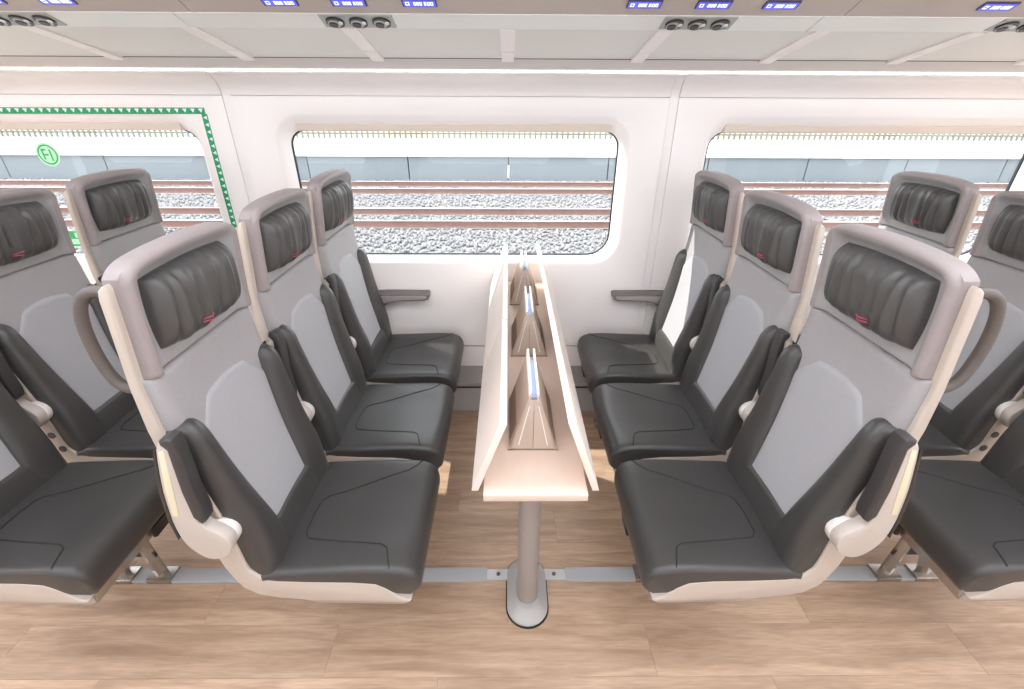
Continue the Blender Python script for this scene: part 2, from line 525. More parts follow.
# ---- luggage rack: tilted underside, lamp band, bulkhead
SX = [-0.003 + 0.527 * k for k in range(-10, 11)]      # bracket strips
T10 = math.tan(math.radians(10.1))
def rack(name, yw, d, label):
    r = empty(name, (0, yw, 1.72)); tag(r, label, 'luggage rack')
    P = lambda a, b, c: (c, d * a, b - 1.72)
    yb = lambda t: (-0.14 - t, 1.742 + t * T10)       # t = distance from the back edge
    # back profile between led and panels
    prism('back_rail', [(-0.02, 1.7056), (-0.070, 1.7056), (-0.098, 1.714), (-0.122, 1.730), (-0.140, 1.742), (-0.140, 1.80), (-0.02, 1.80)], X0, X1, P, 'wall_trim', 0.0, r)
    prism('gap_strip', [(-0.138, 1.741), (-0.150, 1.745), (-0.150, 1.76), (-0.138, 1.76)], X0, X1, P, 'gap_dark', 0.0, r)  # shade of the gap at the back edge, put in as a dark-coloured strip
    a0, b0 = yb(0.009); a1, b1 = yb(0.36)
    for i in range(len(SX) - 1):
        prism('panel', [(a0, b0), (a1, b1), (a1, b1 + 0.014), (a0, b0 + 0.014)], SX[i] + 0.004, SX[i + 1] - 0.004, P, 'rack_panel', 0.0, r)
    for sx in SX[1:-1]:
        c0, e0 = yb(-0.004); c1, e1 = yb(0.115); c2, e2 = yb(0.120); c3, e3 = yb(0.362)
        hw = 0.026
        prism('bracket', [(c2, e2 - 0.006), (c3, e3 - 0.006), (c3, e3 + 0.01), (c2, e2 + 0.01)], sx - hw, sx + hw, P, 'rack_strip', 0.0, r)
        prism('bracket_foot', [(c0, e0 - 0.010), (c1, e1 - 0.008), (c1, e1 + 0.01), (c0, e0 + 0.012)], sx - hw * 0.95, sx + hw * 0.95, P, 'rack_strip', 0.002, r)
    prism('gap_strip', [(-0.497, 1.803), (-0.506, 1.8035), (-0.506, 1.82), (-0.497, 1.82)], X0, X1, P, 'gap_dark', 0.0, r)
    # lamp band
    A, B = (-0.505, 1.8020), (-0.588, 1.831)
    jb = [-2.39 - 2.035, -2.39, -1.255 - 0.01, 0.78, 2.0, 2.0 + 2.035]
    jb = [-4.9, -3.08, -1.045, 0.99, 3.02, 4.9]
    for i in range(len(jb) - 1):
        prism('lamp_band', [A, B, (B[0], B[1] + 0.02), (A[0], A[1] + 0.02)], jb[i] + 0.0015, jb[i + 1] - 0.0015, P, 'rack_band', 0.0, r)
    # bulkhead
    C0, C1 = (-0.588, 1.832), (-0.98, 2.19)
    jbk = [-4.9, -3.02, -0.985, 1.05, 3.085, 4.9]
    for i in range(len(jbk) - 1):
        prism('bulkhead_panel', [C0, (-0.66, 1.864), (-0.85, 1.98), C1, (-0.95, 2.24), (-0.60, 1.90)], jbk[i] + 0.0015, jbk[i + 1] - 0.0015, P, 'bulkhead', 0.0, r)
    # reading lamps
    ux, uz = (B[0] - A[0]), (B[1] - A[1]); L = math.hypot(ux, uz); ux /= L; uz /= L
    def band(s, h, x):  # s along band from A, h below the surface
        return (x, d * (A[0] + ux * s + uz * h), A[1] + uz * s - ux * -1 * 0 - 1.72 - abs(ux) * h)
    for cxl in (-3.66, -1.555, -0.482, 0.609, 1.69, 3.76):
        bm = bmesh.new()
        pts = [(-0.115, 0.012), (0.115, 0.012), (0.115, 0.085), (-0.115, 0.085)]
        prism_bm(bm, pts, 0.0, 0.003, lambda a, b, h: band(b, h, cxl + a), 0.0)
        pl = link('reading_light_plate', bm_mesh('reading_light_plate', bm, 'lamp_plate'), r)
        for q in (-0.074, 0.0, 0.074):
            n = 16
            bm = bmesh.new()
            def disc(rad, h0, h1, s0, dx, mi):
                b2 = bmesh.new()
                prism_bm(b2, [(rad * math.cos(2 * math.pi * k / n), rad * math.sin(2 * math.pi * k / n)) for k in range(n)], h0, h1,
                         lambda a, b, h: band(s0 + b, h, cxl + q + dx + a), 0.0)
                for f in b2.faces: f.material_index = mi
                merge(bm, b2)
            disc(0.029, 0.002, 0.008, 0.047, 0.0, 0)
            disc(0.021, 0.008, 0.010, 0.045, -0.004, 1)
            disc(0.014, 0.010, 0.013, 0.045, -0.007, 0)
            disc(0.007, 0.008, 0.011, 0.052, 0.018, 2)
            link('reading_light', bm_mesh('reading_light', bm, ['lamp_black', 'lamp_plate', 'lens']), pl)
    # seat number displays
    bx, bz = -0.66 + 0.588, 1.864 - 1.832; L2 = math.hypot(bx, bz); bx /= L2; bz /= L2
    def bulk(s, h, x):
        return (x, d * (C0[0] + bx * s + bz * h), C0[1] + bz * s - 1.72 - abs(bx) * h)
    for cxd in (-3.44, -1.349 - 0.42, -1.349 - 0.21, -1.349, -0.685, -0.48, -0.268, 0.409, 0.618, 0.823, 1.482, 1.69, 1.90):
        bm = bmesh.new()
        prism_bm(bm, [(-0.052, 0.042), (0.052, 0.042), (0.052, 0.074), (-0.052, 0.074)], -0.002, 0.006, lambda a, b, h: bulk(b, h, cxd + a), 0.0)
        dp = link('seat_display', bm_mesh('seat_display', bm, 'display_body'), r)
        bm = bmesh.new()
        prism_bm(bm, [(-0.048, 0.045), (0.048, 0.045), (0.048, 0.072), (-0.048, 0.072)], 0.006, 0.007, lambda a, b, h: bulk(b, h, cxd + a), 0.0)
        link('display_screen', bm_mesh('display_screen', bm, 'display_blue'), dp)
        bm = bmesh.new()
        for gx, gw in ((-0.036, 0.012), (-0.014, 0.007), (-0.005, 0.007), (0.004, 0.007), (0.017, 0.006), (0.027, 0.008), (0.037, 0.008)):
            prism_bm(bm, [(gx - gw / 2, 0.052), (gx + gw / 2, 0.052), (gx + gw / 2, 0.0545), (gx - gw / 2, 0.0545)], 0.007, 0.0075, lambda a, b, h: bulk(b, h, cxd + a))
            prism_bm(bm, [(gx - gw / 2, 0.0635), (gx + gw / 2, 0.0635), (gx + gw / 2, 0.066), (gx - gw / 2, 0.066)], 0.007, 0.0075, lambda a, b, h: bulk(b, h, cxd + a))
            prism_bm(bm, [(gx - gw / 2, 0.0545), (gx - gw / 2 + 0.0022, 0.0545), (gx - gw / 2 + 0.0022, 0.0635), (gx - gw / 2, 0.0635)], 0.007, 0.0075, lambda a, b, h: bulk(b, h, cxd + a))
            prism_bm(bm, [(gx + gw / 2 - 0.0022, 0.0545), (gx + gw / 2, 0.0545), (gx + gw / 2, 0.0635), (gx + gw / 2 - 0.0022, 0.0635)], 0.007, 0.0075, lambda a, b, h: bulk(b, h, cxd + a))
        link('display_lettering', bm_mesh('display_lettering', bm, 'display_mark', smooth=False), dp)
    return r
rack('luggage_rack', WY, 1, 'overhead luggage rack above the windows with reading lamps and blue seat displays')
rack_opp = None
prism('wall_front_head', [(WB, 1.70), (WB + 0.35, 1.82), (WB + 0.45, 2.19), (WB - 0.05, 2.25), (WB - 0.05, 1.70)], X0, X1, lambda a, b, c: (c, a, b), 'ceiling_white')
tag(bpy.data.objects['wall_front_head'], kind='structure')

# ---- ceiling, ends
ceil = box('ceiling', (X0, WB - 0.1, 2.19), (X1, WY - 0.90, 2.25), 'ceiling_white'); tag(ceil, kind='structure')
top = box('ceiling_outer', (X0, WY - 0.96, 2.24), (X1, WY + 0.10, 2.30), 'ceiling_white'); tag(top, kind='structure')
hw = box('wall_back_head', (X0, WY - 0.02, 1.716), (X1, WY + 0.10, 2.30), 'ceiling_white'); tag(hw, kind='structure')
for nm, xa, xb in (('wall_left', X0 - 0.06, X0), ('wall_right', X1, X1 + 0.06)):
    o = box(nm, (xa, WB - 0.1, -0.06), (xb, WY + 0.12, 2.30), 'wall_white'); tag(o, kind='structure')

# ---- ceiling lamps over the aisle
for i in range(6):
    x = -4.5 + i * 1.8
    for yy in (-0.10, 0.78):
        t = empty('ceiling_lamp', (x, yy, 2.19)); tag(t, 'long flat ceiling lamp with a white diffuser above the aisle', 'lamp', 'ceiling lamps above the aisle')
        bm = bmesh.new(); box_bm(bm, (-0.85, -0.16, -0.02), (0.85, 0.16, 0.0), 0.003); link('housing', bm_mesh('housing', bm, 'wall_trim'), t)
        bm = bmesh.new(); box_bm(bm, (-0.83, -0.14, -0.028), (0.83, 0.14, -0.018), 0.0); link('diffuser', bm_mesh('diffuser', bm, 'lamp_diffuser'), t)

# ---- green emergency tape around the left window, and stickers
LW = (JX[1] + JX[2]) / 2
tp = empty('emergency_tape', (LW, WY, 1.53)); tag(tp, 'green tape with white triangles bordering the emergency window', 'tape')
def tape_run(x0, z0, x1, z1, n):
    dx, dz = x1 - x0, z1 - z0; L = math.hypot(dx, dz); tx, tz = dx / L, dz / L; nx, nz = -tz, tx
    hw = 0.013
    def pt(s, w, h): return (x0 + tx * s + nx * w - LW, -h, z0 + tz * s + nz * w - 1.53)
    bm = bmesh.new()
    prism_bm(bm, [(0, -hw), (L, -hw), (L, hw), (0, hw)], 0.0003, 0.0012, pt)
    st = link('tape_strip', bm_mesh('tape_strip', bm, 'tape_green', smooth=False), tp)
    V, Fc = [], []
    for k in range(n):
        s = (k + 0.5) * L / n; w = L / n * 0.30
        i = len(V)
        V += [pt(s - w, 0.009, 0.0016), pt(s + w, 0.009, 0.0016), pt(s, -0.008, 0.0016)]
        Fc.append((i, i + 1, i + 2))
    link('triangle_marks', mesh('triangle_marks', V, Fc, 'tape_white', smooth=False), st)
tape_run(LW - 0.9, 1.540, -1.372, 1.545, 50)
tape_run(-1.379, 1.532, -1.386, 0.82, 24)
tape_run(LW - 0.9, 0.82, LW - 0.9, 1.527, 24)

def sticker_round():
    t = empty('emergency_sticker', (-2.235, WY + 0.078, 1.35)); tag(t, 'round green emergency sticker on the window glass', 'sticker')
    n = 32
    def dsc(r0, r1, y, m, nm, par):
        V, Fc = [], []
        for k in range(n):
            a = 2 * math.pi * k / n
            V += [(r0 * math.cos(a), y, r0 * math.sin(a)), (r1 * math.cos(a), y, r1 * math.sin(a))]
        for k in range(n):
            j = (k + 1) % n
            Fc.append((2 * k, 2 * k + 1, 2 * j + 1, 2 * j))
        return link(nm, mesh(nm, V, Fc, m, smooth=False), par)
    dsc(0.0005, 0.054, 0.0, 'sticker_pale', 'disc', t)
    dsc(0.039, 0.046, -0.0006, 'sticker_green', 'ring', t)
    bm = bmesh.new()
    for lo, hi in (((-0.024, -0.022), (-0.017, 0.026)), ((0.012, -0.028), (0.019, 0.024)), ((-0.017, -0.004), (0.004, 0.003)), ((-0.024, 0.018), (-0.004, 0.026))):
        box_bm(bm, (lo[0], -0.0012, lo[1]), (hi[0], -0.0004, hi[1]))
    link('pictogram', bm_mesh('pictogram', bm, 'sticker_green', smooth=False), t)
sticker_round()
t = empty('notice_sticker', (-2.29, WY + 0.078, 0.895)); tag(t, 'small green notice sticker low on the green-bordered window glass', 'sticker')
bm = bmesh.new(); box_bm(bm, (-0.075, -0.001, 0.0), (0.075, 0.0, 0.085)); link('sheet', bm_mesh('sheet', bm, 'sticker_pale', smooth=False), t)
bm = bmesh.new()
box_bm(bm, (-0.07, -0.002, 0.076), (0.07, -0.001, 0.083)); box_bm(bm, (-0.07, -0.002, 0.042), (0.07, -0.001, 0.048)); box_bm(bm, (-0.07, -0.002, 0.004), (0.07, -0.001, 0.014))
box_bm(bm, (-0.012, -0.002, 0.048), (0.012, -0.001, 0.076))
link('print', bm_mesh('print', bm, 'sticker_green', smooth=False), t)

# ---- floor rails along the carriage
def floor_rail(y, label):
    t = empty('floor_rail', (XC, y, 0)); tag(t, label, 'floor rail', 'seat rails on the floor')
    for xa, xb in ((-5.5, -0.148), (0.148, 5.4)):
        bm = bmesh.new(); box_bm(bm, (xa, -0.028, 0), (xb, 0.028, 0.012), 0.003); link('rail_bar', bm_mesh('rail_bar', bm, 'rail_metal'), t)
    return t
fr = floor_rail(1.128, 'flat metal seat rail on the floor on either side of the table post')
for s in (-1, 1):
    bm = bmesh.new(); box_bm(bm, (min(s * 0.06, s * 0.155), -0.022, 0), (max(s * 0.06, s * 0.155), 0.022, 0.010), 0.003)
    p = link('end_plate', bm_mesh('end_plate', bm, 'plate_metal'), fr)
    bm = bmesh.new(); prism_bm(bm, [(0.008 * math.cos(k * math.pi / 6), 0.008 * math.sin(k * math.pi / 6)) for k in range(12)], 0.009, 0.012, lambda a, b, c: (s * 0.105 + a, b, c))
    link('screw', bm_mesh('screw', bm, 'screw'), p)

# ================================================================== TABLE
TZ = 0.74
table = empty('folding_table', (XC, 1.03, 0)); tag(table, 'pale wood table with folded-up side leaves on a grey post between the facing seats', 'table')
TY0, TY1 = 0.822 - 1.03, WY - 0.012 - 1.03
bm = bmesh.new(); box_bm(bm, (-0.130, TY0, TZ - 0.022), (0.130, TY1, TZ), 0.003); link('table_top', bm_mesh('table_top', bm, 'table_wood'), table)
breaks = [(0.842, 1.408), (1.416, 1.955), (1.963, 2.318)]
for s in (-1, 1):
    for a, b in breaks:
        # hinge at x = s*0.150, leaf leans inwards; thickness 0.018
        hx, tx_, hgt = 0.160, 0.088, 0.206
        ln = math.hypot(hx - tx_, hgt); nx, nz = hgt / ln, (hx - tx_) / ln   # outward normal in (x,z)
        th = 0.018
        pts = [(hx, TZ - 0.006), (tx_, TZ + hgt), (tx_ - nx * th, TZ + hgt - nz * th), (hx - nx * th, TZ - 0.006 - nz * th * 0)]
        bm = bmesh.new(); prism_bm(bm, pts, a - 1.03, b - 1.03, lambda p, q, c: (s * p, c, q), 0.002)
        lf = link('table_leaf', bm_mesh('table_leaf', bm, 'table_edge'), table)
post = lathe('post', [(0.035, 0.02), (0.035, TZ - 0.03), (0.06, TZ - 0.028), (0.06, TZ - 0.02)], 'post_grey', table, 24)
# stadium base plate
def stadium(hw, hl, n=12):
    pts = []
    for k in range(n + 1):
        a = math.pi * k / n; pts.append((hw * math.cos(a), (hl - hw) + hw * math.sin(a)))
    for k in range(n + 1):
        a = math.pi + math.pi * k / n; pts.append((hw * math.cos(a), -(hl - hw) + hw * math.sin(a)))
    return pts
V, Fc = [], []
lev = [(0.072, 0.132, 0.0), (0.072, 0.132, 0.010), (0.069, 0.129, 0.014), (0.050, 0.105, 0.024), (0.044, 0.09, 0.035)]
for hw_, hl, z in lev: V += [(px, py + 0.035, z) for px, py in stadium(hw_, hl)]
N = 26
for i in range(len(lev) - 1):
    for k in range(N): Fc.append((i * N + k, i * N + (k + 1) % N, (i + 1) * N + (k + 1) % N, (i + 1) * N + k))
Fc.append(tuple(range(N))[::-1]); Fc.append(tuple(range((len(lev) - 1) * N, len(lev) * N)))
base = link('post_base', mesh('post_base', V, Fc, 'post_base'), table)
bm = bmesh.new(); prism_bm(bm, stadium(0.076, 0.137), 0.0, 0.004, lambda a, b, c: (a, b + 0.035, c)); link('base_gasket', bm_mesh('base_gasket', bm, 'black_plastic'), base)

# menu stands
def menu_stand():
    t = empty('menu_stand')
    L, W, H, OF = 0.235, 0.064, 0.178, 0.0
    bm = bmesh.new(); box_bm(bm, (-W - 0.004, 0, 0), (W + 0.004, L, 0.006), 0.001); link('base', bm_mesh('base', bm, 'stand_taupe'), t)
    bm = bmesh.new(); box_bm(bm, (-W - 0.006, -0.002, -0.0), (W + 0.006, 0.0, 0.004)); link('base_edge', bm_mesh('base_edge', bm, 'stand_dark'), t)
    for s in (-1, 1):
        # outer board, leaning to the ridge
        bm = bmesh.new()
        prism_bm(bm, [(W, 0.006), (W - 0.005, 0.006), (0.006, H - 0.004), (0.011, H)], 0.004, L, lambda a, b, c: (s * a, c, b))
        bd = link('side_board', bm_mesh('side_board', bm, 'stand_taupe'), t)
        bm = bmesh.new()
        prism_bm(bm, [(W * 0.985 + 0.0015, 0.012), (W * 0.60 + 0.0015, 0.012 + (H - 0.012) * 0.42), (W * 0.60, 0.012 + (H - 0.012) * 0.42 - 0.001), (W * 0.985, 0.011)], 0.03, L - 0.004, lambda a, b, c: (s * a, c, b))
        link('side_pocket', bm_mesh('side_pocket', bm, 'stand_dark'), bd)
        # white card standing along the ridge
        bm = bmesh.new()
        prism_bm(bm, [(0.0165, H * 0.75), (0.013, H * 0.75), (0.006, H + 0.014), (0.0125, H + 0.014)], 0.012, L, lambda a, b, c: (s * a, c, b))
        link('white_card', bm_mesh('white_card', bm, 'stand_card'), t)
        # front gable half
        bm = bmesh.new()
        prism_bm(bm, [(0.0006, 0.006), (W - 0.004, 0.006), (0.010, H - 0.012), (0.0006, H - 0.012)], 0.0, 0.004, lambda a, b, c: (s * a, c, b))
        gb = link('front_flap', bm_mesh('front_flap', bm, 'stand_taupe'), t)
        bm = bmesh.new()
        prism_bm(bm, [(W * 0.60, 0.018), (W * 0.60 + 0.003, 0.018), (0.013, H * 0.83), (0.0115, H * 0.83)], -0.0015, 0.0, lambda a, b, c: (s * a, c, b))
        link('flap_edge', bm_mesh('flap_edge', bm, 'stand_card'), gb)
    bm = bmesh.new(); box_bm(bm, (-0.007, 0.010, H * 0.7), (0.007, L - 0.06, H + 0.008), 0.001); link('blue_insert', bm_mesh('blue_insert', bm, 'stand_blue'), t)
    return t
def copy_tree(o, parent=None):
    c = o.copy(); COL.objects.link(c); c.parent = parent
    for ch in list(o.children): copy_tree(ch, c)
    return c
st0 = menu_stand()
for i, (yy, xx, lb) in enumerate(((0.988, 0.068, 'tent-shaped menu stand at the aisle end of the table'), (1.514, 0.078, 'tent-shaped menu stand in the middle of the table'), (2.005, 0.075, 'tent-shaped menu stand at the window end of the table'))):
    o = st0 if i == 0 else copy_tree(st0)
    o.location = (xx, yy, TZ); tag(o, lb, 'menu stand', 'menu stands on the table')

# ================================================================== SEATS
YC = 1.03; Q0 = 0.60; ROWP = 0.911; SPACE = 0.5
OUT = [(0.33, 0.700), (0.39, 0.787), (0.49, 0.829), (0.664, 0.845), (0.831, 0.860), (0.95, 0.866), (1.06, 0.862), (1.162, 0.852), (1.318, 0.838)]  # z -> q shell back
def q_out(z): return sinterp(OUT, z)
def q_in(z): return q_out(z) - 0.066 + 0.044 * sstep(0.66, 1.05, z)
QF = [(0.44, 0.700), (0.50, 0.711), (0.60, 0.736), (0.72, 0.765), (0.85, 0.788), (0.97, 0.803), (1.075, 0.811)]                 # z -> q backrest front
def q_f(z): return sinterp(QF, z)

def slab(name, Ff, Bf, us, vs, sd, mats, face_mat=None, angle=60):
    """closed pad: front grid Ff(u,v)->(q,y,z), back grid Bf(u,v)"""
    V, Fc, MI = [], [], []
    nu, nv = len(us), len(vs)
    C = lambda p: (sd * (p[0] - Q0), p[1], p[2])
    for v in vs:
        for u in us: V.append(C(Ff(u, v)))
    for v in vs:
        for u in us: V.append(C(Bf(u, v)))
    o = nu * nv
    fm = face_mat or (lambda u, v: 0)
    for j in range(nv - 1):
        for i in range(nu - 1):
            a, b, c, d = j * nu + i, j * nu + i + 1, (j + 1) * nu + i + 1, (j + 1) * nu + i
            Fc.append((a, b, c, d)); MI.append(fm((us[i] + us[i + 1]) / 2, (vs[j] + vs[j + 1]) / 2))
            Fc.append((o + a, o + d, o + c, o + b)); MI.append(0)
    bd = [i for i in range(nu)] + [j * nu + nu - 1 for j in range(1, nv)] + [(nv - 1) * nu + i for i in range(nu - 2, -1, -1)] + [j * nu for j in range(nv - 2, 0, -1)]
    for k in range(len(bd)):
        a, b = bd[k], bd[(k + 1) % len(bd)]
        Fc.append((a, o + a, o + b, b)); MI.append(0)
    return mesh(name, V, Fc, mats, mat_idx=MI, angle=angle)

def lin_s(n): return [-1 + 2 * i / (n - 1) for i in range(n)]
def edge_s(n): return [math.sin(math.pi / 2 * (-1 + 2 * i / (n - 1))) for i in range(n)]
def lin_t(n): return [i / (n - 1) for i in range(n)]

CT = [(0.745, 0.452), (0.70, 0.466), (0.62, 0.470), (0.54, 0.473), (0.46, 0.476), (0.40, 0.475), (0.355, 0.468), (0.326, 0.450), (0.313, 0.422), (0.312, 0.392), (0.320, 0.362), (0.335, 0.345)]
CB = [(0.745, 0.420), (0.70, 0.420), (0.62, 0.418), (0.54, 0.416), (0.46, 0.413), (0.43, 0.408), (0.41, 0.395), (0.395, 0.378), (0.385, 0.362), (0.375, 0.352), (0.362, 0.345), (0.35, 0.342)]
ct_s = spline([(a, 0, b) for a, b in CT], 3); cb_s = spline([(a, 0, b) for a, b in CB], 3)
def cush(u, v):
    k = v * (len(ct_s) - 1); i = min(int(k), len(ct_s) - 2); t = k - i
    p = ct_s[i].lerp(ct_s[i + 1], t)
    nxt = (ct_s[i + 1] - ct_s[i]).normalized()
    nrm = Vector((-nxt.z, 0, nxt.x)) * -1     # outward (up / forward)
    if nrm.z < 0 and v < 0.6: nrm = -nrm
    e = max(0.0, (abs(u) - 0.90) / 0.10)
    dep = 0.016 * (1 - math.sqrt(max(0, 1 - min(1, e) ** 2)))
    dish = 0.008 * math.exp(-(u / 0.55) ** 4) * sstep(0.08, 0.25, v) * (1 - sstep(0.45, 0.62, v))
    side = 0.222 - 0.018 * sstep(0.55, 1.0, v)
    p = p - nrm * (dep + dish)
    return (p.x, u * side, p.z)
def cush_b(u, v):
    k = v * (len(cb_s) - 1); i = min(int(k), len(cb_s) - 2); t = k - i
    p = cb_s[i].lerp(cb_s[i + 1], t)
    side = 0.222 - 0.018 * sstep(0.55, 1.0, v)
    return (p.x, u * side * 0.985, p.z)
def cush_at(q, y):
    """top surface height by q (top part only)"""
    u = y / 0.222
    best = min(lin_t(160), key=lambda v: abs(cush(u, v)[0] - q) if v < 0.72 else 9)
    return cush(u, best)

def build_seat(sd, aisle):
    """list of (part_name, mesh, [(subpart, mesh)])"""
    P = []
    M = lambda q, z, y: (sd * (q - Q0), y, z)
    def pri(name, pts, lo, hi, m, bev=0.0, seg=2):
        bm = bmesh.new(); prism_bm(bm, pts, lo, hi, M, bev, seg); return bm_mesh(name, bm, m)
    # shell
    zs = [1.318, 1.24, 1.162, 1.06, 0.95, 0.831, 0.74, 0.664, 0.57, 0.49, 0.44]
    outer = [(q_in(1.285) + 0.004, 1.288), (q_out(1.285) - 0.012, 1.286), (q_out(1.285) - 0.003, 1.278), (q_out(1.26), 1.26)] + [(q_out(z), z) for z in zs[1:]] + [(0.80, 0.402), (0.765, 0.372), (0.71, 0.356), (0.62, 0.346), (0.50, 0.340), (0.40, 0.334), (0.352, 0.334), (0.343, 0.342)]
    inner = [(0.362, 0.350), (0.385, 0.366), (0.405, 0.395), (0.435, 0.416), (0.50, 0.424), (0.62, 0.427), (0.70, 0.432), (0.742, 0.446), (0.768, 0.48)] + [(q_in(z), z) for z in (0.57, 0.664, 0.74, 0.831, 0.95, 1.06, 1.162, 1.24, 1.280)]
    sh = pri('shell', outer + inner, -0.221, 0.221, 'shell', 0.009, 3)
    subs = [('seat_pan', pri('seat_pan', [(0.72, 0.36), (0.36, 0.345), (0.352, 0.305), (0.375, 0.292), (0.62, 0.300), (0.70, 0.33)], -0.20, 0.20, 'pan', 0.006))]
    for q, z in () if aisle else ((0.790, 0.530), (0.778, 0.468)):
        pts = [(q + 0.013 * math.cos(k * math.pi / 8), z + 0.013 * math.sin(k * math.pi / 8)) for k in range(16)]
        subs.append(('button', pri('button', pts, -0.224, -0.216, 'button')))
    P.append(('shell', sh, subs))
    # backrest pad
    def bF(u, v):
        z = 0.445 + v * (1.072 - 0.445); y = u * 0.208
        q = q_f(z) + 0.012 * math.cos(u * math.pi / 2) * (1 if z > 0.5 else 0.5)
        e = max(0, (abs(y) - (0.208 - 0.028)) / 0.028)
        q += 0.030 * (1 - math.sqrt(max(0, 1 - min(1, e) ** 2)))
        et = max(0, (z - (1.072 - 0.010)) / 0.010); q += 0.010 * (1 - math.sqrt(max(0, 1 - min(1, et) ** 2)))
        return (q, y, z)
    def bB(u, v):
        z = 0.445 + v * (1.072 - 0.445); y = u * 0.208
        return (max(bF(u, v)[0] + 0.002, q_in(z) + 0.004), y, z)
    vs = lin_t(24)[:-2] + [0.97, 0.985, 0.995, 1.0]
    P.append(('backrest', slab('backrest', bF, bB, edge_s(23), vs, sd, 'back_fabric'), []))
    # centre panel + bolsters share the inner boundary
    YI = [(0.445, 0.094), (0.55, 0.100), (0.62, 0.109), (0.72, 0.122), (0.84, 0.138), (0.92, 0.150), (0.965, 0.158)]
    def yi(z): return interp(YI, z)
    def base_q(y, z): return q_f(z) + 0.012 * math.cos(min(1, abs(y) / 0.208) * math.pi / 2)
    def cF(u, v):
        z0, z1 = 0.545, 0.952
        z = z0 + v * (z1 - z0) - 0.016 * (1 - u * u) * v * 0 + 0.012 * (1 - u * u) * sstep(0.8, 1, v)
        hwid = min(yi(min(z, 0.935)) + 0.012, 0.088 + max(0, 0.952 - z) * 0.9)
        y = u * hwid
        e = max(abs(u), 1 - (1 - v) * 14 if v > 0.93 else 0)
        lift = 0.007 * math.sqrt(max(0, 1 - min(1, max(0, e)) ** 8))
        return (base_q(y, z) - lift, y, z)
    def cB(u, v):
        p = cF(u, v); return (base_q(p[1], p[2]) + 0.006, p[1], p[2])
    P.append(('centre_panel', slab('centre_panel', cF, cB, edge_s(15), lin_t(20)[:-1] + [0.96, 0.98, 1.0], sd, 'panel_fabric'), []))
    for s in (-1, 1):
        def oF(u, v):
            w = (u + 1) / 2
            z0, z1 = 0.452, 0.962 - 0.030 * w ** 2 - 0.030 * (1 - w) ** 3
            z = z0 + v * (z1 - z0)
            a, b = yi(z), 0.217
            y = a + (b - a) * w
            prof = math.sqrt(max(0, 1 - abs(2 * w - 1.0) ** 3.2))
            prof = max(prof, 0.0)
            amp = 0.014 + 0.026 * sstep(0.45, 0.62, z) * (0.45 + 0.55 * w)
            tv = (v - 0.90) / 0.10
            if tv > 0: prof *= math.sqrt(max(0, 1 - tv * tv))
            outb = 0.016 * max(0, (y - 0.175) / 0.044) ** 2
            return (base_q(min(y, 0.208), z) + outb - amp * prof, s * y, z)
        def oB(u, v):
            p = oF(u, v); y = abs(p[1])
            return (max(p[0] + 0.003, q_in(p[2]) + 0.004), s * min(y, 0.213), p[2])
        vs = lin_t(22)[:-3] + [0.90, 0.93, 0.955, 0.975, 0.99, 1.0]
        vs = sorted(set(vs))
        P.append(('side_bolster', slab('side_bolster', oF, oB, edge_s(13), vs, sd, 'leather'), []))
    def lF(u, v):
        z = 0.447 + v * 0.104; y = u * 0.118
        e = max(0, (v - 0.86) / 0.14)
        return (base_q(y, z) - 0.011 * math.sqrt(max(0, 1 - e * e)) - 0.003, y, z)
    def lB(u, v):
        p = lF(u, v); return (base_q(p[1], p[2]) + 0.008, p[1], p[2])
    P.append(('lumbar_pad', slab('lumbar_pad', lF, lB, lin_s(9), [0, 0.2, 0.4, 0.6, 0.75, 0.86, 0.92, 0.96, 0.99, 1.0], sd, 'leather'), []))
    # headrest
    HW = 0.203; HZ0, HZ1 = 1.074, 1.328
    def ztop(y): return HZ1 - 0.012 * (abs(y) / HW) ** 2 - 0.022 * (abs(y) / HW) ** 10
    def qr(z): return 0.802 - 0.016 * sstep(1.07, 1.33, z)
    def hq(y, z):
        zt = ztop(y)
        m = 1 - sstep(HW - 0.046, HW - 0.012, abs(y))
        m *= 1 - sstep(zt - 0.046, zt - 0.012, z)
        q = qr(z) + (0.024 + 0.006 * sstep(1.07, 1.33, z)) * m
        R = 0.017
        e = max(0, 1 - (HW - abs(y)) / R); et = max(0, 1 - (zt - z) / R)
        ee = min(1, math.hypot(e, et))
        q += R * (1 - math.sqrt(max(0, 1 - ee * ee)))
        eb = max(0, 1 - (z - HZ0) / 0.006); q += 0.005 * (1 - math.sqrt(max(0, 1 - eb * eb)))
        return q
    def hF(u, v):
        y = u * HW; z = HZ0 + v * (ztop(y) - HZ0); return (hq(y, z), y, z)
    def hB(u, v):
        p = hF(u, v); return (max(p[0] + 0.003, q_in(p[2]) + 0.006 + 0.012 * sstep(1.262, 1.285, p[2])), p[1], p[2])
    def hm(u, v):
        y = u * HW; z = HZ0 + v * (ztop(y) - HZ0)
        return 1 if abs(y) < HW - 0.020 and z < ztop(y) - 0.018 else 0
    vs = sorted(set([0.0, 0.012, 0.035] + [0.07 + 0.60 * i / 9 for i in range(10)] + [0.67 + 0.33 * math.sin(math.pi / 2 * i / 12) for i in range(13)]))
    P.append(('headrest', slab('headrest', hF, hB, edge_s(33), vs, sd, ['headrest_rim', 'headrest_in'], hm, angle=70), []))
    # pillow
    PZ, PHW, PHH = 1.194, 0.153, 0.088
